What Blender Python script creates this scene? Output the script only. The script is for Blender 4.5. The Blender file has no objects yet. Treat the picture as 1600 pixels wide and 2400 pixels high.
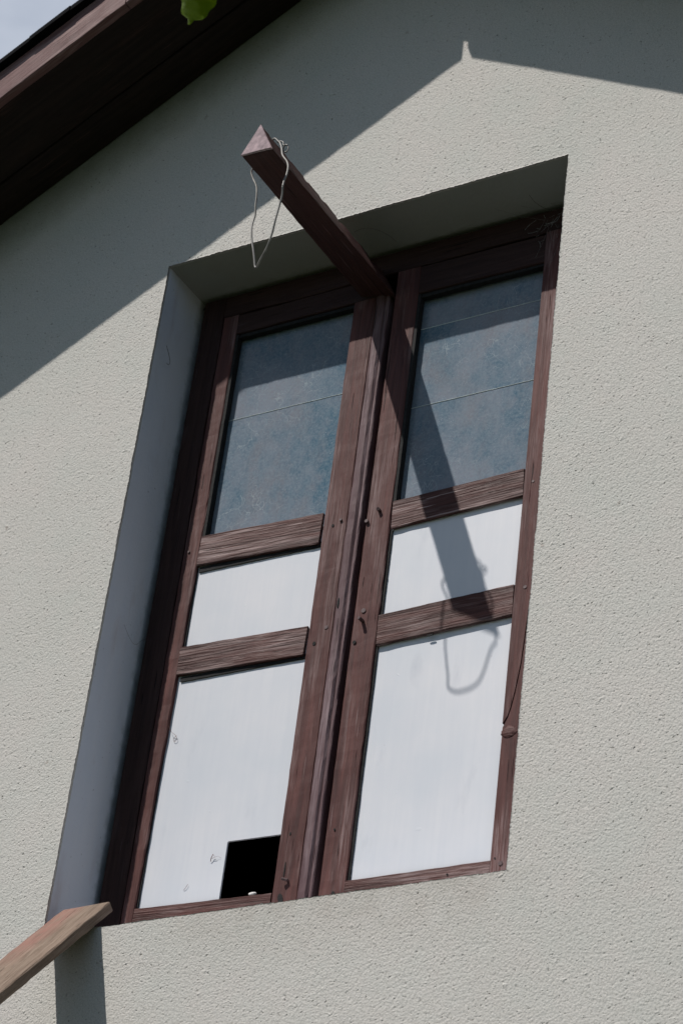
import bpy, bmesh, math, random
from mathutils import Vector, Matrix, noise
from mathutils.geometry import tessellate_polygon
random.seed(11)
scene = bpy.context.scene
C = scene.collection
# ------------------------------------------------------------------ camera
cam_data = bpy.data.cameras.new("camera"); cam = bpy.data.objects.new("camera", cam_data); C.objects.link(cam)
cam_data.sensor_fit = 'VERTICAL'; cam_data.sensor_height = 36; cam_data.sensor_width = 24
cam_data.lens = 91.81
right = Vector((0.86212, 0.49404, 0.11257)); down = Vector((-0.18915, 0.51989, -0.83303)); fwd = Vector((-0.47008, 0.69688, 0.54165))
cam.matrix_world = Matrix(((right.x, -down.x, -fwd.x, 3.31172), (right.y, -down.y, -fwd.y, -4.00208),
                           (right.z, -down.z, -fwd.z, -2.17592), (0, 0, 0, 1)))
cam_data.clip_end = 2000
cam_data.dof.use_dof = True; cam_data.dof.focus_distance = 5.75; cam_data.dof.aperture_fstop = 7.1
scene.camera = cam
# ------------------------------------------------------------------ light
SUN = Vector((0.63, 1.0, -1.738)).normalized()          # direction the light travels
sl = bpy.data.lights.new("sun", 'SUN'); so = bpy.data.objects.new("sun", sl); C.objects.link(so)
sl.energy = 4.8; sl.angle = math.radians(0.53); sl.color = (1.0, 0.955, 0.90)
so.rotation_euler = SUN.to_track_quat('-Z', 'Y').to_euler(); so.location = (-6, -10, 17)
w = bpy.data.worlds.new("World"); scene.world = w; w.use_nodes = True
nt = w.node_tree; nt.nodes.clear()
out = nt.nodes.new('ShaderNodeOutputWorld')
sky = nt.nodes.new('ShaderNodeTexSky'); sky.sky_type = 'NISHITA'; sky.sun_disc = False
sky.sun_elevation = math.radians(56.1); sky.sun_rotation = math.atan2(-0.63, -1.0)
sky.air_density = 1.0; sky.dust_density = 0.6
bg1 = nt.nodes.new('ShaderNodeBackground'); bg1.inputs[1].default_value = 0.078
nt.links.new(sky.outputs[0], bg1.inputs[0])
bg2 = nt.nodes.new('ShaderNodeBackground'); bg2.inputs[0].default_value = (0.80, 0.87, 1.0, 1); bg2.inputs[1].default_value = 0.66
tc = nt.nodes.new('ShaderNodeTexCoord')
mp = nt.nodes.new('ShaderNodeMapping'); mp.inputs['Scale'].default_value = (1.6, 1.6, 4.0); mp.inputs['Location'].default_value = (3.1, 1.7, 0.4)
nz = nt.nodes.new('ShaderNodeTexNoise'); nz.inputs['Scale'].default_value = 1.5; nz.inputs['Detail'].default_value = 7; nz.inputs['Roughness'].default_value = .55
rp = nt.nodes.new('ShaderNodeValToRGB'); rp.color_ramp.elements[0].position = .50; rp.color_ramp.elements[1].position = .74
mx = nt.nodes.new('ShaderNodeMixShader')
nt.links.new(tc.outputs['Generated'], mp.inputs[0]); nt.links.new(mp.outputs[0], nz.inputs[0]); 
sep = nt.nodes.new('ShaderNodeSeparateXYZ'); nt.links.new(tc.outputs['Generated'], sep.inputs[0])
ma = nt.nodes.new('ShaderNodeMath'); ma.operation = 'MULTIPLY_ADD'; ma.inputs[1].default_value = .58   # cloud bank thicker towards the north
nt.links.new(sep.outputs[1], ma.inputs[0]); nt.links.new(nz.outputs[0], ma.inputs[2]); nt.links.new(ma.outputs[0], rp.inputs[0])
nt.links.new(rp.outputs[0], mx.inputs[0]); nt.links.new(bg1.outputs[0], mx.inputs[1]); nt.links.new(bg2.outputs[0], mx.inputs[2])
nt.links.new(mx.outputs[0], out.inputs[0])
scene.view_settings.view_transform = 'Standard'; scene.view_settings.look = 'None'
scene.view_settings.gamma = 1; scene.view_settings.use_curve_mapping = False
scene.view_settings.exposure = 0.12

# ------------------------------------------------------------------ material helpers
class NT:
    def __init__(s, name):
        s.m = bpy.data.materials.new(name); s.m.use_nodes = True; s.t = s.m.node_tree; s.t.nodes.clear()
        s.out = s.n('ShaderNodeOutputMaterial')
    def n(s, kind, **kw):
        nd = s.t.nodes.new(kind)
        for k, v in kw.items():
            if k.startswith('_'): setattr(nd, k[1:], v)
            else: nd.inputs[k.replace('__', ' ')].default_value = v
        return nd
    def l(s, a, b): s.t.links.new(a, b)
    def coord(s, scale, loc=(0, 0, 0), rnd=False, rot=(0, 0, 0)):
        t = s.n('ShaderNodeTexCoord'); m = s.n('ShaderNodeMapping'); m.inputs['Scale'].default_value = scale
        m.inputs['Location'].default_value = loc; m.inputs['Rotation'].default_value = rot
        if rnd:
            oi = s.n('ShaderNodeObjectInfo'); a = s.n('ShaderNodeVectorMath', _operation='ADD')
            ml = s.n('ShaderNodeMath', _operation='MULTIPLY'); ml.inputs[1].default_value = 37.0
            s.l(oi.outputs['Random'], ml.inputs[0]); s.l(t.outputs['Object'], a.inputs[0]); s.l(ml.outputs[0], a.inputs[1])
            s.l(a.outputs[0], m.inputs[0])
        else: s.l(t.outputs['Object'], m.inputs[0])
        return m.outputs[0]
    def noise(s, vec, scale, detail=4, rough=.55, dist=0):
        n = s.n('ShaderNodeTexNoise', Scale=scale, Detail=detail, Roughness=rough, Distortion=dist); s.l(vec, n.inputs[0]); return n.outputs[0]
    def ramp(s, fac, stops):
        r = s.n('ShaderNodeValToRGB'); e = r.color_ramp.elements
        while len(e) < len(stops): e.new(.5)
        for i, (p, c) in enumerate(stops):
            e[i].position = p; e[i].color = (c, c, c, 1) if isinstance(c, (int, float)) else (*c, 1)
        s.l(fac, r.inputs[0]); return r.outputs[0]
    def mix(s, fac, a, b, mode='MIX'):
        x = s.n('ShaderNodeMix', _data_type='RGBA', _blend_type=mode)
        for sock, v in ((x.inputs[0], fac), (x.inputs[6], a), (x.inputs[7], b)):
            if isinstance(v, (int, float)): sock.default_value = v
            elif isinstance(v, tuple): sock.default_value = (*v, 1)
            else: s.l(v, sock)
        return x.outputs[2]
    def bump(s, h, strength, dist, prev=None):
        b = s.n('ShaderNodeBump', Strength=strength, Distance=dist); s.l(h, b.inputs['Height'])
        if prev: s.l(prev, b.inputs['Normal'])
        return b.outputs[0]
    def math(s, op, a, b):
        x = s.n('ShaderNodeMath', _operation=op)
        for sock, v in ((x.inputs[0], a), (x.inputs[1], b)):
            if isinstance(v, (int, float)): sock.default_value = v
            else: s.l(v, sock)
        return x.outputs[0]
    def done(s, col, rough=.8, normal=None, spec=.3, metal=0):
        p = s.n('ShaderNodeBsdfPrincipled')
        for sock, v in ((p.inputs['Base Color'], col), (p.inputs['Roughness'], rough)):
            if isinstance(v, tuple): sock.default_value = (*v, 1)
            elif isinstance(v, (int, float)): sock.default_value = v
            else: s.l(v, sock)
        p.inputs['Specular IOR Level'].default_value = spec; p.inputs['Metallic'].default_value = metal
        if normal: s.l(normal, p.inputs['Normal'])
        s.l(p.outputs[0], s.out.inputs[0]); s.p = p
        return s.m

# --- stucco render of the gable wall
DISP = .0017
def mat_stucco():
    m = NT('stucco')
    v = m.coord((1, 1, 1))
    vw = m.coord((1.0, 1.0, 1.2), rot=(0, .35, 0))
    g = m.noise(vw, 270, 2, .5, 0)
    g2 = m.noise(v, 60, 3, .55)
    vor = m.n('ShaderNodeTexVoronoi', Scale=190.0, _feature='SMOOTH_F1', Smoothness=.6); m.l(v, vor.inputs[0])
    pitn = m.noise(vw, 125, 2, .55)
    crater = m.ramp(pitn, [(.26, 1), (.40, 0)])
    h = m.math('SUBTRACT', m.math('MULTIPLY', g, .55), m.math('MULTIPLY', vor.outputs[0], .55))
    h = m.math('SUBTRACT', m.math('ADD', h, m.math('MULTIPLY', g2, .35)), m.math('MULTIPLY', crater, .75))
    lump = m.ramp(m.noise(v, 48, 2, .5), [(.66, 0), (.74, .5)]); h = m.math('ADD', h, lump)
    dsp = m.n('ShaderNodeDisplacement', Midlevel=.35, Scale=DISP); m.l(h, dsp.inputs['Height']); m.l(dsp.outputs[0], m.out.inputs['Displacement'])
    m.m.displacement_method = 'BOTH' if hasattr(m.m, 'displacement_method') else None
    nrm = None
    # pits darkened in the colour as stand-ins for grain shadows, and crumbs
    pit = m.ramp(pitn, [(.27, 1), (.345, 0)])
    big = m.noise(v, 1.7, 5, .6)
    base = m.mix(m.ramp(big, [(.3, 0), (.7, 1)]), (.455, .458, .425), (.510, .492, .462))
    tint = m.ramp(m.noise(v, 8, 5, .65), [(.35, 0), (.75, 1)])
    base = m.mix(m.math('MULTIPLY', tint, .5), base, (.52, .475, .445))
    base = m.mix(m.math('MULTIPLY', pit, .75), base, (.17, .16, .145))
    spots = m.ramp(m.noise(m.coord((1, 1, 1), (5, 2, 9)), 22, 3, .6), [(.27, 1), (.31, 0)])
    base = m.mix(m.math('MULTIPLY', spots, .45), base, (.25, .20, .17))
    grain = m.ramp(g, [(.28, .80), (.7, 1.10)])
    base = m.mix(1.0, base, grain, 'MULTIPLY')
    # grime under the sill of the opening and green algae close to the roof line (stains with their own uneven outline)
    sx = m.n('ShaderNodeSeparateXYZ'); m.l(v, sx.inputs[0])
    X, Z = sx.outputs[0], sx.outputs[2]
    mr = m.n('ShaderNodeMapRange'); m.l(Z, mr.inputs[0]); mr.inputs[1].default_value = -.16; mr.inputs[2].default_value = .02
    inx = m.n('ShaderNodeMapRange'); m.l(X, inx.inputs[0]); inx.inputs[1].default_value = .15; inx.inputs[2].default_value = .5
    above = m.math('LESS_THAN', Z, .004); i2 = m.n('ShaderNodeMapRange'); m.l(m.math('ADD', X, m.math('MULTIPLY', m.noise(v, 9, 3, .5), .1)), i2.inputs[0]); i2.inputs[1].default_value = 1.24; i2.inputs[2].default_value = 1.08; inx2 = i2.outputs[0]
    grime = m.math('MULTIPLY', m.math('MULTIPLY', mr.outputs[0], above), m.math('MULTIPLY', inx.outputs[0], inx2))
    grime = m.math('MULTIPLY', grime, m.ramp(m.noise(v, 14, 4, .6), [(.3, .2), (.7, 1)]))
    base = m.mix(m.math('MULTIPLY', grime, .42), base, (.24, .21, .17))
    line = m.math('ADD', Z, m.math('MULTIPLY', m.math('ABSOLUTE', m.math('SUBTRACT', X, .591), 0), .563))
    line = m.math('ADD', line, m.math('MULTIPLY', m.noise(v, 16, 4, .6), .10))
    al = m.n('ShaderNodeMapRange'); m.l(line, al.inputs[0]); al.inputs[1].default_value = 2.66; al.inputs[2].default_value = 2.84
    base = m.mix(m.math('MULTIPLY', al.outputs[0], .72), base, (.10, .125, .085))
    return m.done(base, .95, nrm, .15)

def mat_reveal():
    m = NT('smooth_reveal_paint'); v = m.coord((1, 1, 1))
    a = m.noise(m.coord((6, 6, 1.2)), 2.5, 5, .6)
    c = m.mix(m.ramp(a, [(.3, 0), (.7, 1)]), (.56, .595, .66), (.62, .635, .68))
    st = m.ramp(m.noise(m.coord((5, 5, 1.4), (2, 4, 1)), 3.2, 4, .6), [(.56, 0), (.72, 1)])
    c = m.mix(m.math('MULTIPLY', st, .30), c, (.42, .33, .32))
    dots = m.ramp(m.noise(v, 90, 2, .5), [(.24, 1), (.28, 0)])
    c = m.mix(m.math('MULTIPLY', dots, .5), c, (.15, .14, .13))
    sx = m.n('ShaderNodeSeparateXYZ'); m.l(v, sx.inputs[0])
    hd = m.math('GREATER_THAN', sx.outputs[2], 1.8085); c = m.mix(m.math('MULTIPLY', hd, .85), c, (.27, .27, .235))   # head face darkened in the colour to stand in for its shade
    # uneven darker rim where the plaster meets the timber
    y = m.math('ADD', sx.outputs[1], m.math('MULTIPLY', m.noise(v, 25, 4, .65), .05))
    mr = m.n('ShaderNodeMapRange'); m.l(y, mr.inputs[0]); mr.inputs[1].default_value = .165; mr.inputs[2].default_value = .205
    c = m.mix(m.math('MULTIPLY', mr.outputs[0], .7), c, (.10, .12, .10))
    return m.done(c, .75, m.bump(m.noise(v, 75, 5, .7), .6, .003), .25)

def mat_wood(name, dark, mid, worn, wear=(.55, .72), rough=.55, fine=1.0, bump=.0022, spec=.35):
    m = NT(name)
    v = m.coord((1.6, 26, 26), rnd=True)
    v2 = m.coord((5, 140, 140), rnd=True)
    v3 = m.coord((1.2, 9, 9), rnd=True)
    s1 = m.noise(v, 2.2, 5, .6, .6); s2 = m.noise(v2, 2.0 * fine, 3, .6, .3); s3 = m.noise(v3, 2.5, 5, .6, .4)
    c = m.mix(m.ramp(s1, [(.32, 0), (.68, 1)]), dark, mid)
    wr = m.math('MULTIPLY', m.ramp(s3, [(wear[0], 0), (wear[1], 1)]), m.ramp(s2, [(.38, 0), (.62, 1)]))
    c = m.mix(wr, c, worn)
    thin = m.ramp(m.noise(m.coord((2.2, 60, 60), rnd=True, loc=(3, 3, 3)), 2.2, 2, .5), [(.70, 0), (.735, 1)])
    c = m.mix(m.math('MULTIPLY', thin, .7), c, worn)
    crk = m.ramp(m.noise(m.coord((3, 70, 70), rnd=True, loc=(7, 1, 3)), 2.0, 2, .5), [(.27, 1), (.305, 0)])
    c = m.mix(m.math('MULTIPLY', crk, .8), c, tuple(x * .18 for x in dark))
    h = m.math('ADD', m.math('MULTIPLY', s2, .8), m.math('MULTIPLY', s1, .8)); h = m.math('SUBTRACT', h, m.math('MULTIPLY', crk, .8))
    nrm = m.bump(h, .8, bump)
    rg = m.ramp(s3, [(.3, rough - .08), (.7, rough + .15)])
    return m.done(c, rg, nrm, spec)

def mat_panel():
    m = NT('white_board_paint')
    v = m.coord((1, 1, 1), rnd=True)
    br = m.noise(m.coord((42, 42, 2.2), rnd=True), 2.0, 4, .6)
    big = m.noise(v, 4.5, 4, .6)
    c = m.mix(m.ramp(big, [(.3, 0), (.7, 1)]), (.50, .525, .565), (.575, .575, .60))
    c = m.mix(m.math('MULTIPLY', m.ramp(br, [(.35, 0), (.75, 1)]), .35), c, (.47, .49, .54))
    sm = m.ramp(m.noise(m.coord((9, 9, 3), rnd=True), 1.6, 4, .6), [(.62, 0), (.78, 1)])
    c = m.mix(m.math('MULTIPLY', sm, .35), c, (.34, .36, .41))
    sp = m.ramp(m.noise(v, 75, 2, .5), [(.19, 1), (.21, 0)])
    c = m.mix(m.math('MULTIPLY', sp, .8), c, (.15, .12, .10))
    drip = m.noise(v, 38, 3, .6)
    h = m.math('ADD', m.math('MULTIPLY', br, .5), m.ramp(drip, [(.70, 0), (.76, .5)]))
    return m.done(c, .42, m.bump(h, .30, .0012), .4)

def mat_glass():
    m = NT('dusty_glass')
    v = m.coord((1, 1, 1))
    big = m.noise(m.coord((1, 1, .8), rnd=True), 6.5, 7, .72)
    a = m.mix(m.ramp(big, [(.36, 0), (.62, 1)]), (.050, .118, .172), (.205, .222, .262))
    mv = m.ramp(m.noise(m.coord((1.2, 1.2, .7), (4, 1, 2)), 9, 6, .7), [(.50, 0), (.66, 1)])
    a = m.mix(m.math('MULTIPLY', mv, .7), a, (.195, .185, .205))  # mauve blotches: cloud reflections put into the pane colour
    fine = m.noise(v, 150, 4, .75)
    a = m.mix(m.ramp(fine, [(.38, 0), (.72, .75)]), a, (.23, .285, .325))
    ver = m.noise(m.coord((26, 26, 3)), 3, 4, .6)
    a = m.mix(m.math('MULTIPLY', m.ramp(ver, [(.45, 0), (.75, 1)]), .35), a, (.185, .24, .285))
    sp = m.n('ShaderNodeTexVoronoi', Scale=190.0, Randomness=1.0); m.l(v, sp.inputs[0])
    dots = m.math('MULTIPLY', m.ramp(sp.outputs[0], [(.10, 1), (.22, 0)]), m.ramp(m.noise(v, 40, 2, .5), [(.40, 0), (.62, 1)]))
    a = m.mix(m.math('MULTIPLY', dots, .6), a, (.42, .47, .50))
    hair = m.n('ShaderNodeTexVoronoi', Scale=22.0, Randomness=1.0, _feature='DISTANCE_TO_EDGE')
    wv = m.n('ShaderNodeVectorMath', _operation='ADD'); nn = m.n('ShaderNodeTexNoise', Scale=14.0, Detail=3.0)
    m.l(v, nn.inputs[0]); sc = m.n('ShaderNodeVectorMath', _operation='SCALE'); sc.inputs[3].default_value = .13
    m.l(nn.outputs[1], sc.inputs[0]); m.l(v, wv.inputs[0]); m.l(sc.outputs[0], wv.inputs[1]); m.l(wv.outputs[0], hair.inputs[0])
    hl = m.math('MULTIPLY', m.ramp(hair.outputs[0], [(.0, 1), (.022, 0)]), m.ramp(m.noise(v, 9, 3, .6), [(.52, 0), (.60, 1)]))
    a = m.mix(m.math('MULTIPLY', hl, .5), a, (.42, .47, .48))
    p = m.n('ShaderNodeBsdfPrincipled', Roughness=.14); p.inputs['Specular IOR Level'].default_value = .15
    m.l(a, p.inputs['Base Color'])
    m.l(m.bump(m.noise(v, 6, 2, .5), .05, .004), p.inputs['Normal'])
    tr = m.n('ShaderNodeBsdfTransparent'); mix = m.n('ShaderNodeMixShader'); mix.inputs[0].default_value = .80
    m.l(tr.outputs[0], mix.inputs[1]); m.l(p.outputs[0], mix.inputs[2]); m.l(mix.outputs[0], m.out.inputs[0])
    return m.m

def mat_simple(name, col, rough=.7, nscale=20, var=.3, bump=.0, metal=0, spec=.3):
    m = NT(name); v = m.coord((1, 1, 1)); f = m.noise(v, nscale, 4, .6)
    c = m.mix(m.ramp(f, [(.3, 0), (.7, 1)]), tuple(x * (1 - var) for x in col), tuple(min(1, x * (1 + var)) for x in col))
    return m.done(c, rough, m.bump(f, .5, bump) if bump else None, spec, metal)

M = {}
M['stucco'] = mat_stucco(); M['reveal'] = mat_reveal()
M['wood'] = mat_wood('brown_painted_wood', (.048, .020, .018), (.102, .041, .036), (.22, .155, .150), (.50, .70), spec=.14)
M['worn'] = mat_wood('worn_bleached_paint', (.062, .033, .034), (.118, .070, .076), (.23, .17, .18), (.42, .68), spec=.16)
M['jamb'] = mat_wood('shade_dark_painted_wood', (.024, .013, .012), (.044, .024, .021), (.07, .05, .05), (.6, .8), spec=.1)  # darker copy of the brown wood, recess shade put into its colour
M['rail'] = mat_wood('brown_painted_wood_weathered', (.030, .0125, .011), (.088, .036, .031), (.34, .26, .25), (.46, .70), fine=.8, bump=.004, spec=.14)
M['barge'] = mat_wood('barge_board_paint', (.085, .042, .040), (.175, .098, .094), (.28, .20, .19), (.42, .65), spec=.12)
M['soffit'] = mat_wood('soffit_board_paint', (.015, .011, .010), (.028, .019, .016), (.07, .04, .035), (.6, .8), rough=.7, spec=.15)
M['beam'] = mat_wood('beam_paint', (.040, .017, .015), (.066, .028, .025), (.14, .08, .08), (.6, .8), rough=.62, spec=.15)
M['cap'] = mat_simple('worn_end_paint', (.27, .195, .20), .42, 60, .45, .001, spec=.5)
M['panel'] = mat_panel(); M['glass'] = mat_glass()
M['plank'] = mat_wood('raw_plank_wood', (.105, .072, .052), (.200, .145, .108), (.30, .24, .19), (.45, .7), rough=.85, bump=.003, spec=.1)
# faded red paint left along one edge of the plank
def mat_plank():
    m = NT('raw_plank_with_red_paint')
    v = m.coord((1.6, 26, 26)); v2 = m.coord((5, 140, 140))
    s1 = m.noise(v, 2.4, 5, .6, .6); s2 = m.noise(v2, 2, 3, .6, .3)
    c = m.mix(m.ramp(s1, [(.32, 0), (.68, 1)]), (.105, .073, .054), (.195, .142, .108))
    c = m.mix(m.math('MULTIPLY', m.ramp(s2, [(.4, 0), (.65, 1)]), .5), c, (.29, .23, .18))
    sx = m.n('ShaderNodeSeparateXYZ'); t = m.n('ShaderNodeTexCoord'); m.l(t.outputs['Object'], sx.inputs[0])
    wob = m.noise(m.coord((9, 30, 30)), 2, 5, .65)
    a = m.math('ADD', sx.outputs[1], m.math('MULTIPLY', wob, .09))
    e1 = m.ramp(a, [(.085, 1), (.112, 0)])
    lx = m.n('ShaderNodeMapRange'); m.l(m.math('ADD', sx.outputs[0], m.math('MULTIPLY', wob, .12)), lx.inputs[0]); lx.inputs[1].default_value = .40; lx.inputs[2].default_value = .26
    red = m.math('MULTIPLY', e1, lx.outputs[0])
    c = m.mix(m.math('MULTIPLY', m.math('MULTIPLY', red, m.ramp(wob, [(.35, .3), (.6, 1)])), .62), c, (.27, .125, .105))
    crk = m.ramp(m.noise(m.coord((5, 75, 75), (2, 5, 1)), 2.0, 2, .5), [(.285, 1), (.315, 0)])
    c = m.mix(m.math('MULTIPLY', crk, .85), c, (.02, .014, .012))
    h = m.math('SUBTRACT', m.math('ADD', s1, s2), crk)
    return m.done(c, .85, m.bump(h, .8, .003), .12)
M['plank'] = mat_plank()
M['black'] = mat_simple('black_sealant', (.012, .012, .012), .9, 120, .5, .002)
M['roofing'] = mat_simple('dark_roofing', (.006, .006, .007), .95, 30, .3, .002, spec=.05)
M['attic'] = mat_simple('attic_boards', (.020, .017, .014), .9, 5, .3)
M['wire'] = mat_simple('galvanised_wire', (.19, .18, .165), .5, 40, .4, .0004, metal=.0, spec=.4)
M['nail'] = mat_simple('painted_nail', (.075, .045, .045), .5, 200, .4)
M['crackm'] = mat_simple('crack_shadow', (.12, .11, .105), .9, 80, .3)
M['web'] = mat_simple('cobweb_dust', (.16, .16, .15), .9, 200, .4)
M['crumb'] = mat_simple('white_plaster', (.62, .60, .58), .9, 150, .2, .001)
M['gedge'] = mat_simple('pale_glass_edge', (.50, .56, .56), .4, 60, .3)
M['husk'] = mat_simple('brown_husk', (.16, .07, .05), .8, 200, .4)
def mat_leaf():
    m = NT('green_leaf'); v = m.coord((1, 1, 1))
    f = m.noise(v, 40, 4, .6)
    c = m.mix(m.ramp(f, [(.3, 0), (.7, 1)]), (.05, .095, .004), (.08, .13, .006))
    d = m.n('ShaderNodeBsdfPrincipled', Roughness=.6); d.inputs['Specular IOR Level'].default_value = .12; m.l(c, d.inputs['Base Color'])
    t = m.n('ShaderNodeBsdfTranslucent'); t.inputs[0].default_value = (.16, .25, .003, 1)
    mix = m.n('ShaderNodeMixShader'); mix.inputs[0].default_value = .5
    m.l(d.outputs[0], mix.inputs[1]); m.l(t.outputs[0], mix.inputs[2]); m.l(mix.outputs[0], m.out.inputs[0]); return m.m
M['leaf'] = mat_leaf()
M['bark'] = mat_simple('twig_bark', (.10, .075, .05), .9, 60, .4, .002)
def mat_ground():
    m = NT('grass_ground'); v = m.coord((1, 1, 1))
    c = m.mix(m.ramp(m.noise(v, .6, 6, .65), [(.35, 0), (.65, 1)]), (.028, .042, .016), (.050, .058, .026))
    c = m.mix(m.ramp(m.noise(v, 14, 5, .7), [(.4, 0), (.7, .5)]), c, (.075, .07, .04))
    return m.done(c, .95, m.bump(m.noise(v, 30, 5, .7), .8, .05), .1)
M['ground'] = mat_ground()

# ------------------------------------------------------------------ object helpers
def obj(name, bm, mat, parent=None, mw=None, smooth=False):
    me = bpy.data.meshes.new(name)
    bmesh.ops.recalc_face_normals(bm, faces=bm.faces)
    bm.to_mesh(me); bm.free(); me.materials.append(M[mat])
    if smooth:
        for p in me.polygons: p.use_smooth = True
    o = bpy.data.objects.new(name, me); C.objects.link(o)
    if mw is not None: o.matrix_world = mw
    if parent: o.parent = parent
    return o
def thing(name, label, cat, loc=(0, 0, 0), group=None):
    o = bpy.data.objects.new(name, None); C.objects.link(o); o.location = loc; o.empty_display_size = .1
    o['label'] = label; o['category'] = cat
    if group: o['group'] = group
    return o
def frame(origin, ax, wd):
    ax = Vector(ax).normalized(); wd = Vector(wd); wd = (wd - ax * wd.dot(ax)).normalized(); dp = ax.cross(wd)
    m = Matrix.Identity(4)
    for i, v in enumerate((ax, wd, dp)):
        for r in range(3): m[r][i] = v[r]
    m.translation = Vector(origin); return m
def member_bm(L, W, D, ch=.002, jit=.0005, seg=.02, chips=0.0):
    """board along local X (0..L), width Y (0..W), depth Z (0..D); chamfered, slightly uneven edges"""
    bm = bmesh.new(); n = max(2, int(L / seg)); rings = []
    o = random.uniform(0, 100)
    prof = [(ch, 0), (W - ch, 0), (W, ch), (W, D - ch), (W - ch, D), (ch, D), (0, D - ch), (0, ch)]
    for i in range(n + 1):
        x = L * i / n; r = []
        for k, (y, z) in enumerate(prof):
            jy = (noise.noise(Vector((x * 25 + o, k * .7, 1))) + .5 * noise.noise(Vector((x * 90 + o, k * 3.1, 5)))) * jit
            jz = (noise.noise(Vector((x * 25 + o, k * .7, 9))) + .5 * noise.noise(Vector((x * 90 + o, k * 3.1, 15)))) * jit
            if chips and k in (0, 1, 2, 7):
                c = noise.noise(Vector((x * 40 + o, k, 33)))
                if c > .35: jy += (W / 2 - y) / (W / 2) * chips * (c - .35) * 3; jz += chips * (c - .35) * 2
            r.append(bm.verts.new((x, y + jy, z + jz)))
        rings.append(r)
    for a, b in zip(rings[:-1], rings[1:]):
        for k in range(8): bm.faces.new((a[k], a[(k + 1) % 8], b[(k + 1) % 8], b[k]))
    bm.faces.new(rings[0][::-1]); bm.faces.new(rings[-1]); return bm
def vert_member(name, x0, x1, z0, z1, y0, y1, mat, parent, **k):
    # local X -> up, local Y -> world X, depth -> world +Y  (up x X = +Y)
    return obj(name, member_bm(z1 - z0, x1 - x0, y1 - y0, **k), mat, parent, frame((x0, y0, z0), (0, 0, 1), (1, 0, 0)))
def horiz_member(name, x0, x1, z0, z1, y0, y1, mat, parent, tilt=0, **k):
    # local X -> world -X?  use X axis with width down so depth -> +Y : (1,0,0) x (0,0,-1) = (0,1,0)
    ax = Vector((math.cos(tilt), 0, math.sin(tilt)))
    return obj(name, member_bm((x1 - x0) , z1 - z0, y1 - y0, **k), mat, parent, frame((x0, y0, z1), ax, (0, 0, -1)))
def box_bm(bm, a, b):
    vs = [bm.verts.new((x, y, z)) for x in (a[0], b[0]) for y in (a[1], b[1]) for z in (a[2], b[2])]
    for f in ((0, 1, 3, 2), (4, 6, 7, 5), (0, 4, 5, 1), (2, 3, 7, 6), (0, 2, 6, 4), (1, 5, 7, 3)): bm.faces.new([vs[i] for i in f])
def prism_bm(bm, poly, y0, y1, holes=()):
    """(x,z) polygon extruded between y0 and y1"""
    loops = [poly] + list(holes); flat = [p for l in loops for p in l]
    tri = tessellate_polygon([[Vector((x, z, 0)) for x, z in l] for l in loops])
    F = [bm.verts.new((x, y0, z)) for x, z in flat]; B = [bm.verts.new((x, y1, z)) for x, z in flat]
    for t in tri:
        try: bm.faces.new([F[i] for i in t]); bm.faces.new([B[i] for i in reversed(t)])
        except ValueError: pass
    s = 0
    for l in loops:
        n = len(l)
        for i in range(n):
            a, b = s + i, s + (i + 1) % n; bm.faces.new((F[a], F[b], B[b], B[a]))
        s += n
def tube_bm(bm, pts, r, sides=8, taper=None):
    pts = [Vector(p) for p in pts]; rings = []; prev = None
    for i, p in enumerate(pts):
        t = (pts[min(i + 1, len(pts) - 1)] - pts[max(i - 1, 0)]).normalized()
        u = prev - t * prev.dot(t) if prev else t.orthogonal()
        u.normalize(); prev = u; v = t.cross(u); rr = r if taper is None else r * (1 + (taper - 1) * i / (len(pts) - 1))
        rings.append([bm.verts.new(p + (u * math.cos(a) + v * math.sin(a)) * rr) for a in [2 * math.pi * k / sides for k in range(sides)]])
    for a, b in zip(rings[:-1], rings[1:]):
        for k in range(sides): bm.faces.new((a[k], a[(k + 1) % sides], b[(k + 1) % sides], b[k]))
    bm.faces.new(rings[0][::-1]); bm.faces.new(rings[-1])
def smooth_path(pts, sub=6):
    pts = [Vector(p) for p in pts]; o = []
    for i in range(len(pts) - 1):
        p0, p1, p2, p3 = pts[max(i - 1, 0)], pts[i], pts[i + 1], pts[min(i + 2, len(pts) - 1)]
        for s in range(sub):
            t = s / sub
            o.append(.5 * ((2 * p1) + (p2 - p0) * t + (2 * p0 - 5 * p1 + 4 * p2 - p3) * t * t + (3 * p1 - p0 - 3 * p2 + p3) * t ** 3))
    o.append(pts[-1]); return o

# ------------------------------------------------------------------ ground
bm = bmesh.new(); v = [bm.verts.new(p) for p in ((-300, -300, -3.9), (300, -300, -3.9), (300, 300, -3.9), (-300, 300, -3.9))]; bm.faces.new(v)
g = obj('ground', bm, 'ground'); g['kind'] = 'structure'

# ------------------------------------------------------------------ house
XR, K, W, H = .591, .563, 1.10, 1.809             # ridge x, roof pitch, opening size
CR = 2.458 + K * XR                               # soffit height at the ridge
zs = lambda x, c=2.458: c + K * XR - K * abs(x - XR)
house = thing('house', 'grey stuccoed gable end with dark brown roof edge and tall brown double hatch window', 'house', (XR, 0, -3.9))
def hp(o):
    """parent keeping world place"""
    o.parent = house; o.matrix_parent_inverse = Matrix.Translation(-house.location); return o
def hobj(name, bm, mat, mw=None, smooth=False): return hp(obj(name, bm, mat, None, mw, smooth))
x0, x1 = XR - 3.2, XR + 3.2
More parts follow.
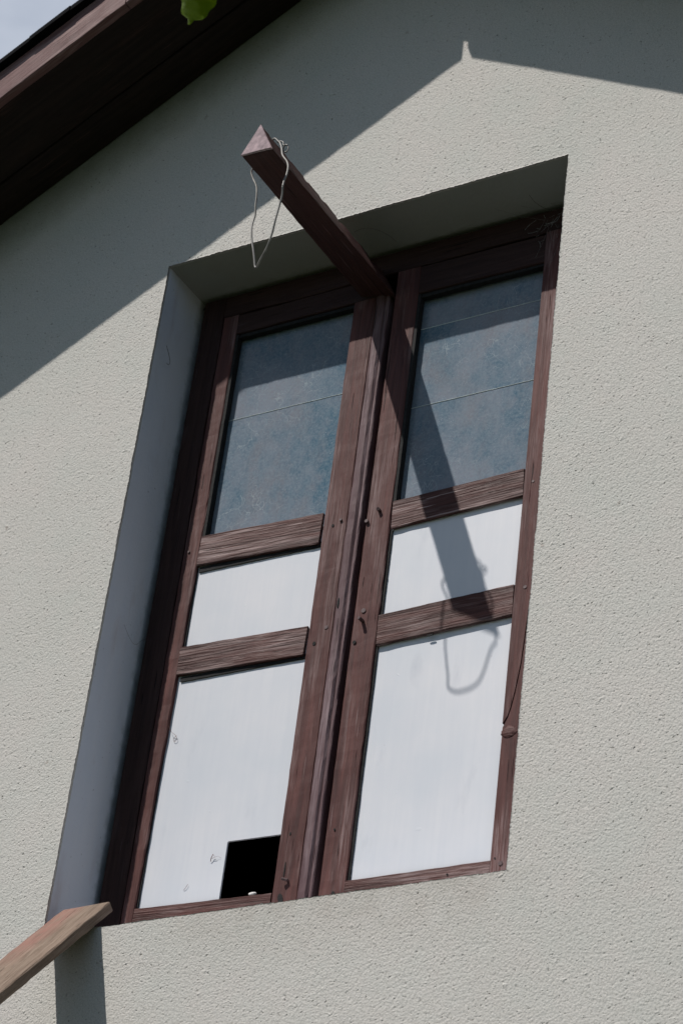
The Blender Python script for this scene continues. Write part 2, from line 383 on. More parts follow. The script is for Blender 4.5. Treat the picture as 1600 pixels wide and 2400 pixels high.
# the gable wall: a fine grid (so that the stucco grains are real relief) with the opening cut out, coarse sheets beyond it
import numpy as np
def lines(a, b, cuts, step):
    o = []; pts = [a] + cuts + [b]
    for p, q in zip(pts[:-1], pts[1:]):
        n_ = max(1, round((q - p) / step)); o += [p + (q - p) * i / n_ for i in range(n_)]
    return np.array(o + [b])
GX0, GX1, GZ0, GZ1 = -.75, 1.75, -.50, 2.66
gx = lines(GX0, GX1, [0.0, W], .0022); gz = lines(GZ0, GZ1, [0.0, H], .0022)
nx_, nz_ = len(gx), len(gz); XX, ZZ = np.meshgrid(gx, gz, indexing='ij')
rs = np.random.RandomState(3)
def rough(n_, amp, k):
    a_ = rs.randn(n_); a_ = np.convolve(a_, np.ones(k) / k, 'same'); return a_ / a_.std() * amp
ix0, ix1 = int(np.argmin(abs(gx))), int(np.argmin(abs(gx - W))); iz0, iz1 = int(np.argmin(abs(gz))), int(np.argmin(abs(gz - H)))
PX, PZ = XX.copy(), ZZ.copy()
for j, iz in enumerate(range(iz0, iz1 + 1)): pass
nzv = iz1 - iz0 + 1; nxv = ix1 - ix0 + 1
PX[ix0, iz0:iz1 + 1] += rough(nzv, .0004, 2) + rough(nzv, .0005, 25); PX[ix1, iz0:iz1 + 1] += rough(nzv, .0004, 2) + rough(nzv, .0005, 25)
PZ[ix0:ix1 + 1, iz0] += rough(nxv, .0004, 2) + rough(nxv, .0005, 25); PZ[ix0:ix1 + 1, iz1] += rough(nxv, .0005, 2) + rough(nxv, .0005, 25)
co = np.stack([PX, np.zeros_like(PX), PZ], -1).reshape(-1, 3)
I, J = np.meshgrid(np.arange(nx_ - 1), np.arange(nz_ - 1), indexing='ij')
zc = (ZZ[:-1, :-1] + ZZ[1:, 1:]) / 2; xc = (XX[:-1, :-1] + XX[1:, 1:]) / 2
keep = ~((xc > 0) & (xc < W) & (zc > 0) & (zc < H)) & (zc < 2.476 + K * XR - K * abs(xc - XR))
I, J = I[keep], J[keep]; vid = lambda i, j: i * nz_ + j
quads = np.stack([vid(I, J), vid(I + 1, J), vid(I + 1, J + 1), vid(I, J + 1)], -1)
# arris ring: from the rough front edge back to the smooth plaster of the reveal
ring = [(ix0 + i, iz0) for i in range(nxv - 1)] + [(ix1, iz0 + i) for i in range(nzv - 1)] + [(ix1 - i, iz1) for i in range(nxv - 1)] + [(ix0, iz1 - i) for i in range(nzv - 1)]
rv = np.array([vid(i, j) for i, j in ring]); base = len(co)
back = np.array([[gx[i], .008, gz[j]] for i, j in ring]); co = np.concatenate([co, back])
m_ = len(rv); k_ = np.arange(m_); rq = np.stack([rv, base + k_, base + (k_ + 1) % m_, rv[(k_ + 1) % m_]], -1)
quads = np.concatenate([quads, rq])
# coarse sheets around the grid
def sheet(pts):
    global co, quads
    b0 = len(co); co = np.concatenate([co, np.array([(x, .0, z) for x, z in pts])]); quads = np.concatenate([quads, [[b0, b0 + 1, b0 + 2, b0 + 3]]])
sheet([(x0, -3.9), (x1, -3.9), (x1, GZ0), (x0, GZ0)])
for a_, b_ in ((x0, GX0), (GX1, x1)): sheet([(a_, GZ0), (b_, GZ0), (b_, zs(b_) + .02), (a_, zs(a_) + .02)])
for a_, b_ in ((XR - .235, XR), (XR, XR + .235)): sheet([(a_, GZ1), (b_, GZ1), (b_, zs(b_) + .02), (a_, zs(a_) + .02)])
used_v = np.unique(quads); remap = np.full(len(co), -1); remap[used_v] = np.arange(len(used_v)); co = co[used_v]; quads = remap[quads]
me = bpy.data.meshes.new('gable_wall'); me.vertices.add(len(co)); me.vertices.foreach_set('co', co.astype(np.float32).ravel())
me.loops.add(quads.size); me.loops.foreach_set('vertex_index', quads.astype(np.int32).ravel())
me.polygons.add(len(quads)); me.polygons.foreach_set('loop_start', (np.arange(len(quads)) * 4).astype(np.int32)); me.update(calc_edges=True); me.validate()
me.polygons.foreach_set('use_smooth', np.ones(len(me.polygons), dtype=bool))
me.materials.append(M['stucco']); wall = bpy.data.objects.new('gable_wall', me); C.objects.link(wall); hp(wall)
# flank and rear walls
bm = bmesh.new()
box_bm(bm, (x0 - .001, .002, -3.9), (x0 + .25, 6, zs(x0) + .01)); box_bm(bm, (x1 - .25, .002, -3.9), (x1 + .001, 6, zs(x1) + .01))
prism_bm(bm, [(x0 + .25, -3.9), (x1 - .25, -3.9), (x1 - .25, zs(x1 - .25)), (XR, zs(XR)), (x0 + .25, zs(x0 + .25))], 5.75, 6)
hobj('rear_walls', bm, 'stucco')
# smooth painted reveal (four sides), subdivided
bm = bmesh.new()
def strip(a, b):
    q = [bm.verts.new(p) for p in ((a[0], .007, a[1]), (b[0], .007, b[1]), (b[0], .26, b[1]), (a[0], .26, a[1]))]; bm.faces.new(q)
for a, b in (((0, 0), (W, 0)), ((W, 0), (W, H)), ((W, H), (0, H)), ((0, H), (0, 0))): strip(a, b)
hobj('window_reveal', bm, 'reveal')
# attic interior (dark box behind the opening)
bm = bmesh.new()
box_bm(bm, (-1.0, .27, -.7), (2.1, 2.6, 2.05))
for f in list(bm.faces):
    if all(abs(v.co.y - .27) < 1e-4 for v in f.verts): bm.faces.remove(f)
e = [v for v in bm.verts if abs(v.co.y - .27) < 1e-4]
box = [(-1.0, -.7), (2.1, -.7), (2.1, 2.05), (-1.0, 2.05)]; opn = [(0, 0), (W, 0), (W, H), (0, H)]
t3 = tessellate_polygon([[Vector((x, z, 0)) for x, z in box], [Vector((x, z, 0)) for x, z in opn]])
vv = [bm.verts.new((x, .265, z)) for x, z in box + opn]
for t in t3: bm.faces.new([vv[i] for i in t])
hobj('attic_lining', bm, 'attic')

# roof: everything extruded along the two slopes, vertical-cut ends
def slope_bm(bm, xa, xb, prof, jit=0, seg=.05):
    """prof: list of (y, c) with c the height offset of the slope line; between xa and xb"""
    n = max(1, int(abs(xb - xa) / seg)); rings = []; o = random.uniform(0, 99)
    for i in range(n + 1):
        x = xa + (xb - xa) * i / n
        rings.append([bm.verts.new((x, y + (jit * noise.noise(Vector((x * 9 + o, k, 0))) if jit else 0), zs(x, c) + (jit * noise.noise(Vector((x * 9 + o, k, 7))) if jit else 0))) for k, (y, c) in enumerate(prof)])
    m = len(prof)
    for a, b in zip(rings[:-1], rings[1:]):
        for k in range(m): bm.faces.new((a[k], a[(k + 1) % m], b[(k + 1) % m], b[k]))
    bm.faces.new(rings[0][::-1]); bm.faces.new(rings[-1])
EX = 3.55
ang = math.atan(K)
def sloped(name, xa, xb, ya, yb, ca, cb, mat, jit=.0006, ch=.002, seg=.03):
    """board following the slope with its own lengthwise local X; ca..cb vertical offsets, ya front"""
    left = (xa + xb) / 2 < XR; s = 1 if left else -1
    d = Vector((math.cos(ang), 0, s * math.sin(ang)))
    xs, xe = (xa, xb)
    L = (xb - xa) / math.cos(ang); Wd = (cb - ca) * math.cos(ang)
    # skewed cross-cut ends: vertical cuts, so build in local frame with shear
    bmm = member_bm(L, Wd, yb - ya, ch=ch, jit=jit, seg=seg)
    for v in bmm.verts:
        v.co.x += s * (Wd - v.co.y) * math.tan(ang) * 1.0
    org = Vector((xa, ya, zs(xa, cb)))
    org -= d * (s * Wd * math.tan(ang)) * 0
    # local: X along slope, Y across (downwards), Z into wall
    nrm = Vector((s * math.sin(ang), 0, -math.cos(ang)))
    f = frame(org, d, nrm)
    for v in bmm.verts: v.co.x -= s * Wd * math.tan(ang)
    return hobj(name, bmm, mat, f)
for a, b in ((XR - EX, -.0355), (-.0325, .580)): sloped('barge_board', a, b, -.323, -.297, 2.450, 2.560, 'barge', jit=.0012)
sloped('barge_board', .608, XR + EX, -.323, -.297, 2.450, 2.560, 'barge', jit=.0012)
for s_ in (0, 1):
    xa, xb = ((XR - EX, XR - .0006), (XR + .0006, XR + EX))[s_]
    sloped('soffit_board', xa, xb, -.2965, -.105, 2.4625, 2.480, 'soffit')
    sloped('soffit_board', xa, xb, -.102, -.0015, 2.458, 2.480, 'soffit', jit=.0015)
bm = bmesh.new()
for xa, xb in ((XR - EX, XR), (XR, XR + EX)): slope_bm(bm, xa, xb, [(-.295, 2.484), (6.3, 2.484), (6.3, 2.561), (-.295, 2.561)], seg=10)
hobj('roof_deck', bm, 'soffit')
bm = bmesh.new()
px = XR - EX
while px < XR + EX - .01:               # overlapping roofing courses, each with its own slightly uneven front edge
    nx = min(px + .115, XR) if px < XR - 1e-6 else min(px + .115, XR + EX)
    dy = random.uniform(-.0022, .0022); dc = random.uniform(0, .003)
    slope_bm(bm, px, nx, [(-.343 + dy, 2.564), (6.32, 2.564), (6.32, 2.579 + dc), (-.343 + dy, 2.579 + dc)], seg=10)
    px = nx
hobj('roof', bm, 'roofing')
bm = bmesh.new(); slope_bm(bm, XR - .09, XR, [(-.35, 2.584), (6.33, 2.584), (6.33, 2.61), (-.35, 2.61)], seg=10); slope_bm(bm, XR, XR + .09, [(-.35, 2.584), (6.33, 2.584), (6.33, 2.61), (-.35, 2.61)], seg=10)
hobj('ridge_cap', bm, 'roofing')

# ------------------------------------------------------------------ window frame
D = .150
def part(name, at):
    o = bpy.data.objects.new(name, None); C.objects.link(o); o.empty_display_size = .05; o.matrix_world = Matrix.Translation(at); hp(o)
    o.matrix_parent_inverse = Matrix.Translation(-house.location); return o
def sub(o, parent, at):
    mw = o.matrix_world.copy(); o.parent = parent; o.matrix_parent_inverse = Matrix.Translation(-Vector(at)); return o
fa = (.55, D, 0); wf = part('window_frame', fa)
def F(o): return sub(o, wf, fa)
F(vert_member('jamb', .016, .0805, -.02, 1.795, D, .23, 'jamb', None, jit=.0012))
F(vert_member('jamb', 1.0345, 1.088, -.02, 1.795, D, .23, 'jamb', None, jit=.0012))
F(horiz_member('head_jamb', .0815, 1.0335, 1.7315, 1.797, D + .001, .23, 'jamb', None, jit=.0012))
F(horiz_member('sill_board', .0815, 1.0335, -.02, .030, D + .004, .23, 'wood', None))
bm = bmesh.new()                                   # black sealant strip filling the joint to the plaster
def seal(a, b, inn):
    n_ = 90; prev = None
    for i in range(n_ + 1):
        t = i / n_; p = Vector(a).lerp(Vector(b), t); j = .004 * noise.noise(Vector((i * .35, a[0] * 9, a[1] * 5)))
        y = .172 + j; q = (bm.verts.new((p.x, y, p.y)), bm.verts.new((p.x + inn[0], .166 + j * .6, p.y + inn[1])))
        if prev: bm.faces.new((prev[0], prev[1], q[1], q[0]))
        prev = q
seal((.0005, 0), (.0005, H - .001), (.020, 0)); seal((W - .0005, 0), (W - .0005, H - .001), (-.020, 0)); seal((0, H - .0005), (W, H - .0005), (0, -.018)); 
F(obj('sealant', bm, 'black'))

# ------------------------------------------------------------------ window leaves
def nail(leaf, at, x, z, y=D, r=.0038, out_=.003, bend=None):
    bm = bmesh.new()
    tube_bm(bm, [(x, y + .004, z), (x, y - out_, z)] if bend is None else [(x, y + .004, z), (x, y - out_ * .6, z), (x + bend[0], y - out_, z + bend[1])], r, 10)
    return sub(obj('nail', bm, 'nail', None, None), leaf, at)
def pit(leaf, at, x, z, rx, rz, y=D, rot=0):
    bm = bmesh.new(); vs = []
    for k in range(14):
        a = 2 * math.pi * k / 14; u, v_ = rx * math.cos(a), rz * math.sin(a)
        vs.append(bm.verts.new((x + u * math.cos(rot) - v_ * math.sin(rot), y - .0012, z + u * math.sin(rot) + v_ * math.cos(rot))))
    bm.faces.new(vs); r = bmesh.ops.extrude_face_region(bm, geom=list(bm.faces)); 
    for v_ in [e for e in r['geom'] if isinstance(e, bmesh.types.BMVert)]: v_.co.y += .002
    return sub(obj('nail_hole', bm, 'black'), leaf, at)
def pane(leaf, at, xa, xb, za, zb, y):
    bm = bmesh.new(); box_bm(bm, (xa, y, za), (xb, y + .003, zb)); return sub(obj('glass_pane', bm, 'glass'), leaf, at)

def seam(leaf, at, xa, xb, z, y):
    bm = bmesh.new(); n_ = 24
    tube_bm(bm, [(xa + (xb - xa) * i / n_, y + .0003, z + .0006 * noise.noise(Vector((i * .6, z, 0)))) for i in range(n_ + 1)], .0009, 6)
    return sub(obj('glass_edge', bm, 'gedge'), leaf, at)
la = (.1, D, 0); L = part('window_leaf', la)
def SL(o): return sub(o, L, la)
ls = SL(vert_member('stile', .0825, .1265, .034, 1.7295, D + .001, .195, 'wood', None, jit=.0012))
for v in ls.data.vertices:                          # the meeting edge was planed to a taper towards the bottom
    zz = v.co.x + .034
    if zz < 1.03 and v.co.y > .02: v.co.y -= .0125 * (1.03 - zz)
SL(vert_member('stile', .4665, .529, .034, 1.668, D, .195, 'wood', None, jit=.0008))
# astragal: worn moulded cover strip with a narrow lip
SL(vert_member('astragal', .5292, .5555, .034, 1.668, D - .0035, D + .03, 'worn', None, jit=.0011, ch=.005, chips=.0012))
SL(vert_member('astragal_lip', .5565, .5655, .034, 1.668, D - .001, D + .03, 'worn', None, jit=.0010, chips=.001))
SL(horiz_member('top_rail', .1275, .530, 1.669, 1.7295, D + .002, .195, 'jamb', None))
SL(horiz_member('rail', .1275, .4610, .989, 1.072, D + .001, .160, 'rail', None, tilt=-.030, jit=.0012))
SL(horiz_member('rail', .1200, .4610, .694, .7695, D + .001, .160, 'rail', None, tilt=-.030, jit=.0012))
SL(horiz_member('bottom_rail', .1150, .4640, .040, .114, D + .001, .159, 'rail', None, tilt=-.024, jit=.001))
ph = .1605
bm = bmesh.new(); prism_bm(bm, [(.108, .735), (.470, .735), (.470, 1.02), (.108, 1.02)], ph, ph + .005); SL(obj('panel', bm, 'panel', None))
bm = bmesh.new(); prism_bm(bm, [(.106, .105), (.326, .105), (.3260, .2470), (.3285, .2492), (.470, .2465), (.470, .733), (.106, .733)], ph, ph + .005); SL(obj('panel', bm, 'panel', None))
pane(L, la, .127, .466, 1.4155, 1.700, .1740); pane(L, la, .127, .466, 1.030, 1.4145, .1722); seam(L, la, .127, .466, 1.4155, .1715)
pit(L, la, .486, .707, .0042, .0048); pit(L, la, .493, 1.018, .003, .004); pit(L, la, .5375, .80, .0026, .0135, D - .0035, -.03)
pit(L, la, .489, .088, .006, .012, D, .3); pit(L, la, .492, .238, .0018, .004); pit(L, la, .490, .155, .0014, .018)
def bead(leaf, at, xa, xb, za, zb, y0, y1):
    bm = bmesh.new(); n_ = 30; v_ = (zb - za) > (xb - xa); rg = []
    for i in range(n_ + 1):
        t = i / n_; j = .0009 * noise.noise(Vector((i * .8, xa * 40, za * 40)))
        if v_: z = za + (zb - za) * t; q = ((xa, y0, z), (xb + j, y0, z), (xb + j, y1, z), (xa, y1, z))
        else: x = xa + (xb - xa) * t; q = ((x, y0, zb), (x, y0, za + j), (x, y1, za + j), (x, y1, zb))
        rg.append([bm.verts.new(p) for p in q])
    for a, b in zip(rg[:-1], rg[1:]):
        for k in range(4): bm.faces.new((a[k], a[(k + 1) % 4], b[(k + 1) % 4], b[k]))
    bm.faces.new(rg[0][::-1]); bm.faces.new(rg[-1])
    return sub(obj('glazing_bead', bm, 'black'), leaf, at)
bead(L, la, .1268, .1345, 1.055, 1.667, .1535, .1718); bead(L, la, .1352, .4660, 1.6585, 1.668, .157, .1718)  # left bead reaches over the stile side, its shade put in as black
bead(L, la, .1210, .1275, .770, .985, .1565, .1600); bead(L, la, .1130, .1195, .118, .685, .1565, .1600)
bead(L, la, .1315, .4655, .9725, .9860, .1572, .1602); bead(L, la, .1305, .4655, .678, .690, .1572, .1602)
nail(L, la, .5135, 1.028, D, .0035, .004); nail(L, la, .502, .127, D, .0032, .010, (-.010, .002)); nail(L, la, .098, 1.032, D, .003, .002)
nail(L, la, .512, .744, D, .0048, .0012)

ra = (1.0, D, 0); R = part('window_leaf', ra)
def SR(o): return sub(o, R, ra)
SR(vert_member('stile', .580, .6435, .034, 1.7295, D + .001, .195, 'wood', None, jit=.0009, chips=.0006))
bm = bmesh.new(); box_bm(bm, (.566, .19, .03), (.60, .20, 1.66)); SR(obj('rebate_strip', bm, 'black'))
# right stile: base board and a face that has split along the grain
SR(vert_member('stile', .9795, 1.0335, .034, 1.7295, D + .008, .195, 'wood', None))
ck = [(1.0195, .735), (1.0165, .680), (1.0135, .628), (1.0095, .558), (1.0015, .493), (.9945, .454), (.9895, .436), (.979, .414)]
def stile_face(poly, y0, y1):
    # build in the member frame so that the grain runs upwards
    bmm = bmesh.new(); prism_bm(bmm, poly, y0, y1); f = frame((0, 0, 0), (0, 0, 1), (1, 0, 0)).inverted()
    bmm.transform(f); return bmm
fr0 = frame((0, 0, 0), (0, 0, 1), (1, 0, 0))
A_ = [(.979, .42)] + [(x - .0006, z + .001) for x, z in ck[::-1][1:]] + [(1.0215, .80), (1.0225, 1.7295), (.979, 1.7295)]
B_ = [(.979, .034), (1.0335, .034), (1.0335, 1.7295), (1.0238, 1.7295), (1.0230, .80)] + [(x + .0022 - .0016 * i / 7, z - .001 - .002 * i / 7) for i, (x, z) in enumerate(ck)]
SR(obj('stile_face', stile_face(A_, D - .001, D + .0075), 'wood', None, fr0)); SR(obj('stile_face', stile_face(B_, D, D + .0075), 'wood', None, fr0))
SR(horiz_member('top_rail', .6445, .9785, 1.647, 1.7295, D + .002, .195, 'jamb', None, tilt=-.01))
SR(horiz_member('rail', .6455, .9745, .977, 1.0515, D + .001, .160, 'rail', None, tilt=.036, jit=.0012))
SR(horiz_member('rail', .6440, .9745, .673, .7515, D + .001, .160, 'rail', None, tilt=.034, jit=.0014, chips=.0006))
SR(horiz_member('bottom_rail', .6400, .9780, .040, .1095, D + .001, .159, 'rail', None, tilt=.0, jit=.001))
bm = bmesh.new(); prism_bm(bm, [(.640, .725), (.9795, .725), (.9795, 1.02), (.640, 1.02)], ph, ph + .005); SR(obj('panel', bm, 'panel', None))
bm = bmesh.new(); prism_bm(bm, [(.640, .100), (.9795, .100), (.9795, .723), (.640, .723)], ph, ph + .005); SR(obj('panel', bm, 'panel', None))
pane(R, ra, .6435, .9795, 1.5525, 1.700, .1758); pane(R, ra, .6435, .9795, 1.3215, 1.5515, .1740); pane(R, ra, .6435, .9795, 1.02, 1.3205, .1722)
seam(R, ra, .6435, .9795, 1.552, .1735); seam(R, ra, .6435, .9795, 1.321, .1715)
nail(R, ra, .613, 1.032, D, .0042, .009, (.0012, -.001)); nail(R, ra, .584, 1.008, D, .0045, .005); nail(R, ra, .605, .742, D, .0042, .016, (-.001, 0))
nail(R, ra, .604, .769, D, .0058, .001); pit(R, ra, .591, .690, .0042, .0044); pit(R, ra, .601, .232, .002, .003)
nail(R, ra, 1.003, .098, D, .0050, .0016); nail(R, ra, 1.004, .747, D, .0042, .0022); nail(R, ra, 1.001, 1.02, D, .0032, .002); pit(R, ra, .989, .111, .0015, .002); pit(R, ra, .883, .090, .002, .002)
pit(R, ra, .617, .084, .0036, .0042, D + .0004); pit(R, ra, .780, .6725, .008, .0018, D + .0016, .03)
bead(R, ra, .6437, .6510, 1.052, 1.646, .1535, .1718); bead(R, ra, .6518, .9790, 1.636, 1.6465, .157, .1718)  # first bead also covers the shaded stile side to blacken it
bead(R, ra, .6437, .6500, .752, .975, .1565, .1600); bead(R, ra, .6405, .6490, .111, .672, .1565, .1600)
# knot swelling on the right stile
bm = bmesh.new(); bmesh.ops.create_icosphere(bm, subdivisions=3, radius=1)
for v in bm.verts:
    v.co = Vector((v.co.x * .019, v.co.y * .0032, v.co.z * .014)) * (1 + .22 * noise.noise(v.co * 2.2)); v.co += Vector((.996, D + .0005, .398))
    if v.co.x < .9735: v.co.x = .9735
SR(obj('knot', bm, 'wood', None, None, True))

# ------------------------------------------------------------------ hoist beam above the opening
ba = (.53, .1, 1.7); beam = part('hoist_beam', ba)
bl, br, ap = Vector((.4815, 0, 1.6855)), Vector((.5790, 0, 1.6575)), Vector((.5300, 0, 1.7515))
bm = bmesh.new(); rings = []; n_ = 60
for i in range(n_ + 1):
    t = i / n_; r = []
    for k, (p, ys) in enumerate(((bl, -.3975), (bl + (br - bl) * .04 + Vector((0, 0, -.0012)), -.3985), (br - (br - bl) * .04 + Vector((0, 0, -.0012)), -.418), (br, -.419), (br.lerp(ap, .05) + Vector((.001, 0, 0)), -.418), (ap + Vector((.0022, 0, -.003)), -.4085), (ap + Vector((-.0022, 0, -.003)), -.4075))):
        y = ys + (.165 - ys) * t
        chip = 0
        c = noise.noise(Vector((y * 26, k * .4 + 4, 2)))
        j = Vector((.0012 * noise.noise(Vector((y * 30, k, 1))), 0, .0012 * noise.noise(Vector((y * 30, k, 8)))))
        if k in (5, 6) and c > .15: j += Vector((-.003, 0, -.014)) * (c - .15)
        if k in (3, 4) and c > .22: j += Vector((-.016, 0, .002)) * (c - .22)
        r.append(bm.verts.new(Vector((p.x, y, p.z)) + j))
    rings.append(r)
for a, b in zip(rings[:-1], rings[1:]):
    m_ = len(a)
    for k in range(m_): bm.faces.new((a[k], a[(k + 1) % m_], b[(k + 1) % m_], b[k]))
bm.faces.new(rings[0][::-1]); bm.faces.new(rings[-1])
f = frame((.53, -.41, 1.69), (0, 1, 0), (1, 0, 0)); bm.transform(f.inverted())
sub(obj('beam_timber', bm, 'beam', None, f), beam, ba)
bm = bmesh.new()
def capring(off, dy):
    c_ = (bl + br + ap) / 3; r = []
    for a, b, ya, yb in ((bl, br, -.3995, -.421), (br, ap, -.421, -.4105), (ap, bl, -.4105, -.3995)):
        for k in range(10):
            t = k / 10; p = a.lerp(b, t); p = c_ + (p - c_) * off; j = .0012 * noise.noise(Vector((t * 12, a.x * 50, dy)))
            r.append(bm.verts.new((p.x, ya + (yb - ya) * t + dy, p.z + j)))
    return r
c0 = capring(1.035, 0); c1 = capring(1.035, -.003); c2 = capring(.97, -.0045)
for a, b in ((c0, c1), (c1, c2)):
    for k in range(30): bm.faces.new((a[k], a[(k + 1) % 30], b[(k + 1) % 30], b[k]))
bm.faces.new(c2); bm.faces.new(c0[::-1])
sub(obj('end_cap', bm, 'cap'), beam, ba)

# hairline cracks in the reveal plaster, part of the house
for pts, r in (([(.0003, .0479, 1.5945), (.0008, .0624, 1.5779), (.001, .0719, 1.5612), (.0015, .0672, 1.5493), (.001, .0602, 1.5497)], .0006),
            ([(.0002, .0817, .8138), (.0002, .1046, .7975), (.0002, .1254, .7888), (.0002, .1406, .7933), (.0002, .1557, .8118), (.0002, .1726, .8242)], .0003),
            ([(.5011, .0585, 1.8088), (.5212, .0551, 1.8088), (.5425, .0602, 1.8088), (.5599, .0778, 1.8088), (.5716, .1002, 1.8088), (.5777, .1275, 1.8088)], .0004),
            ([(.9528, .0946, 1.8088), (.9549, .1251, 1.8088), (.9652, .1506, 1.8088), (.9821, .1686, 1.8088)], .0004)):
    bm = bmesh.new(); tube_bm(bm, smooth_path(pts, 5), r, 6); hobj('hairline_crack', bm, 'crackm')

# ------------------------------------------------------------------ wire loop slung round the beam tip
wpts = [(.601, -.389, 1.565), (.599, -.383, 1.545), (.594, -.380, 1.518), (.588, -.378, 1.482), (.581, -.373, 1.447), (.568, -.365, 1.420), (.546, -.354, 1.397),
        (.534, -.3455, 1.3885), (.5265, -.3425, 1.393), (.5235, -.3445, 1.410), (.5195, -.348, 1.434), (.5135, -.350, 1.459), (.508, -.351, 1.487), (.504, -.349, 1.514), (.5045, -.345, 1.548), (.501, -.345, 1.576), (.498, -.343, 1.607),
        (.492, -.342, 1.638), (.478, -.343, 1.668), (.474, -.345, 1.690), (.496, -.350, 1.722), (.5185, -.354, 1.748), (.531, -.356, 1.757), (.542, -.356, 1.746)]
top = [(.542, -.356, 1.746), (.552, -.360, 1.733), (.561, -.363, 1.713), (.570, -.367, 1.685), (.588, -.371, 1.657), (.596, -.374, 1.635), (.599, -.379, 1.608), (.599, -.384, 1.588), (.601, -.389, 1.565)]
def nearer(p):
    k = min(1, max(0, (1.63 - p[2]) / .08)) * .007; return (p[0] - .79 * k, p[1] + k, p[2] + 1.09 * k)
wpts = [nearer(p) for p in wpts]; top = [nearer(p) for p in top]
curl = [(.540, -.354, 1.744), (.547, -.3545, 1.745), (.557, -.355, 1.738), (.560, -.356, 1.727), (.569, -.356, 1.725), (.574, -.355, 1.715), (.570, -.354, 1.706), (.563, -.354, 1.709), (.560, -.355, 1.718), (.565, -.357, 1.726), (.572, -.357, 1.722)]
wl = thing('wire_loop', 'bent galvanised wire loop hanging from the tip of the brown beam', 'wire', (.55, -.36, 1.39))
def unp(o, root): o.parent = root; o.matrix_parent_inverse = Matrix.Translation(-root.location); return o
bm = bmesh.new(); tube_bm(bm, smooth_path(wpts[:-1] + top, 6), .0023, 8); unp(obj('wire', bm, 'wire', None, None, True), wl)
bm = bmesh.new(); tube_bm(bm, smooth_path(curl, 6), .0018, 8); unp(obj('twisted_end', bm, 'wire', None, None, True), wl)

# ------------------------------------------------------------------ prop plank leaning on the sill corner
d = Vector((.092, -1, -1.052)); Lp = d.length * 3.70
Pw = .119; f = frame((.022, .025, .0665), d, (1, 0, 0))
# local Z = d x X ; make thickness go down/inwards
zdir = d.normalized().cross(Vector((1, 0, 0))); sgn = 1 if zdir.z < 0 else -1
bm = member_bm(Lp, Pw, .022, ch=.0022, jit=.0013, seg=.02, chips=.0007)
if sgn < 0: 
    for v in bm.verts: v.co.z *= -1
# the sawn end is cut parallel to the wall
for v in bm.verts:
    if v.co.x < .004: v.co.x += .0015 * noise.noise(v.co * 60)
pl = obj('wooden_plank', bm, 'plank', None, f)
pl['label'] = 'weathered bare wooden plank with faded red paint propped on the sill corner'; pl['category'] = 'plank'

# ------------------------------------------------------------------ small things
def loose(name, bm, mat, label, cat, smooth=False):
    o = obj(name, bm, mat, None, None, smooth); o['label'] = label; o['category'] = cat; return o
bm = bmesh.new()
rnd = random.Random(5)
for i in range(26):
    a = Vector((rnd.uniform(.955, 1.04), rnd.uniform(.115, .150), rnd.uniform(1.705, 1.785))); b = a + Vector((rnd.uniform(-.03, .03), rnd.uniform(-.012, .012), rnd.uniform(-.035, .02)))
    mid = (a + b) / 2 + Vector((rnd.uniform(-.008, .008), 0, rnd.uniform(-.012, .004)))
    tube_bm(bm, smooth_path([a, mid, b], 5), rnd.uniform(.0002, .0006), 5)
for a, b in (((.918, .12, 1.806), (1.008, .135, 1.775)), ((.86, .10, 1.80), (.975, .14, 1.76)), ((1.02, .145, 1.70), (.992, .148, 1.62)), ((.985, .146, 1.74), (.955, .149, 1.66))):
    tube_bm(bm, smooth_path([a, (Vector(a) + Vector(b)) / 2 - Vector((0, 0, .004)), b], 6), .0002, 5)
loose('cobweb', bm, 'web', 'dusty grey cobweb tangled in the upper right corner of the window', 'cobweb')
bm = bmesh.new(); bmesh.ops.create_icosphere(bm, subdivisions=2, radius=1)
for v in bm.verts: v.co = Vector((v.co.x * .010, v.co.y * .005, v.co.z * .0042)) * (1 + .3 * noise.noise(v.co * 2)) + Vector((.412, .158, .1125))
loose('plaster_crumb', bm, 'crumb', 'small white plaster crumb lying in the square hole of the left panel', 'crumb', True)
bm = bmesh.new(); tube_bm(bm, [(.291, .1585, .205), (.2925, .156, .211), (.297, .155, .220)], .0007, 6); tube_bm(bm, [(.297, .155, .220), (.303, .156, .213), (.293, .157, .211)], .0004, 6); tube_bm(bm, smooth_path([(.303, .156, .213), (.309, .157, .2145), (.316, .1595, .211)], 4), .0002, 5)
loose('dry_husk', bm, 'husk', 'tiny curled brown husk stuck on the white panel beside the square hole', 'husk')
bm = bmesh.new(); tube_bm(bm, smooth_path([(.124, .150, .562), (.133, .153, .546), (.143, .156, .538), (.148, .157, .528), (.142, .158, .522), (.138, .158, .531), (.146, .157, .536)], 4), .0004, 6)
loose('dry_husk', bm, 'husk', 'curled brown web scrap at the left edge of the lower left panel', 'husk')
bm = bmesh.new(); tube_bm(bm, smooth_path([(.231, .1595, .146), (.236, .158, .150), (.241, .158, .158)], 4), .0004, 6)
loose('dry_husk', bm, 'husk', 'short dark thread low on the left white panel above the bottom rail', 'husk')

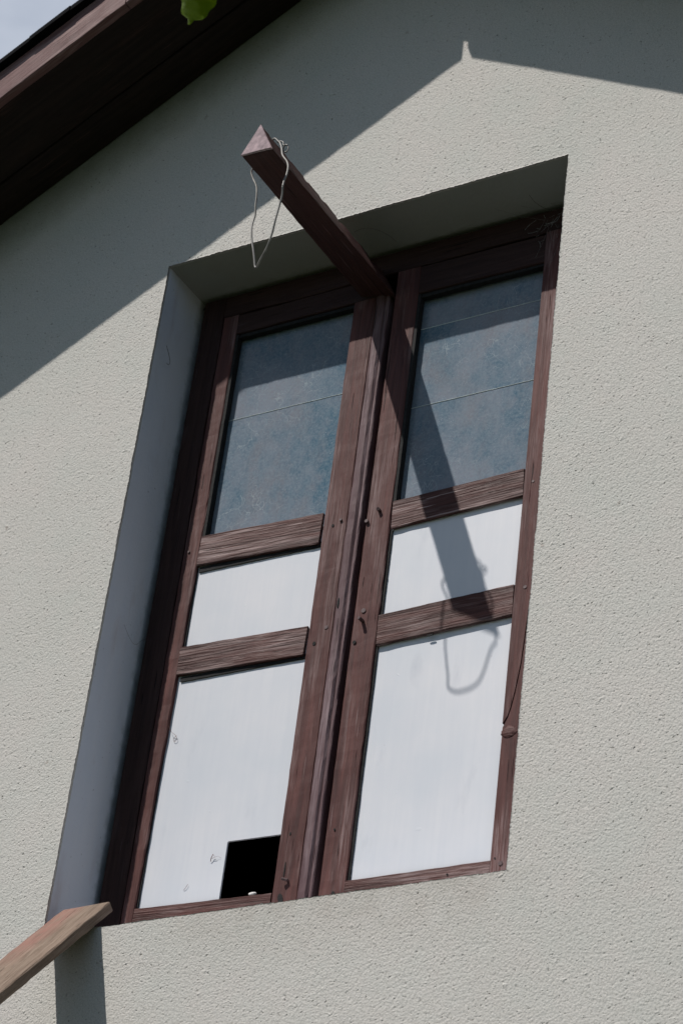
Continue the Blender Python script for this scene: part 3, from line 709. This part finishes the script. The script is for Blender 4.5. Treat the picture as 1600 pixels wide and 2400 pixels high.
# ------------------------------------------------------------------ leaf hanging into the top of the view
branch = thing('leafy_branch', 'green leafy tree branch whose leaf tip hangs into the top edge', 'branch', (1.10, -1.4, 1.25))
def leaf(tip, base, wid, side, nrm, cup=.10):
    bm = bmesh.new(); tip = Vector(tip); base = Vector(base); ax = (base - tip); L_ = ax.length; ax.normalize()
    sd = Vector(side); sd = (sd - ax * sd.dot(ax)).normalized(); nr = ax.cross(sd); n_ = 26; rows = []
    for i in range(n_ + 1):
        t = i / n_
        hw = wid * (.02 + .34 * min(1, t / .02) * 0 + (t ** .62) * (1 - t) ** .55 * 1.62) if 0 < t < 1 else 0.0005
        if t < .08: hw = wid * (.05 + t * 1.2) * .9
        bend = L_ * .10 * math.sin(t * math.pi)
        r = []
        for u in (-1, -.66, -.33, 0, .33, .66, 1):
            wob = 1 + .05 * math.sin(t * 31 + u * 3)
            r.append(bm.verts.new(tip + ax * (L_ * t) + sd * (hw * u * wob) + nr * (cup * hw * u * u + bend + .0015 * math.sin(t * 40) * abs(u))))
        rows.append(r)
    for a, b in zip(rows[:-1], rows[1:]):
        for k in range(6): bm.faces.new((a[k], a[k + 1], b[k + 1], b[k]))
    bmesh.ops.solidify(bm, geom=list(bm.faces), thickness=.0003)
    return unp(obj('leaf', bm, 'leaf', None, None, True), branch)
leaf((1.101, -1.40, .971), (1.150, -1.43, 1.112), .043, (1, .75, -.2), 0)
twig = [(1.150, -1.43, 1.112), (1.14, -1.445, 1.150), (1.09, -1.50, 1.22), (1.05, -1.62, 1.26), (1.10, -1.85, 1.27), (1.2, -2.3, 1.22), (1.35, -3.0, 1.1)]
bm = bmesh.new(); tube_bm(bm, smooth_path(twig, 5), .0018, 7, 3.2); unp(obj('twig', bm, 'bark', None, None, True), branch)
leaf((.98, -1.47, 1.14), (1.058, -1.50, 1.222), .035, (.5, 1, .3), 0); leaf((1.10, -1.68, 1.13), (1.05, -1.62, 1.26), .042, (1, .2, .2), 0)
leaf((1.22, -1.8, 1.20), (1.08, -1.76, 1.265), .038, (.2, 1, .4), 0)
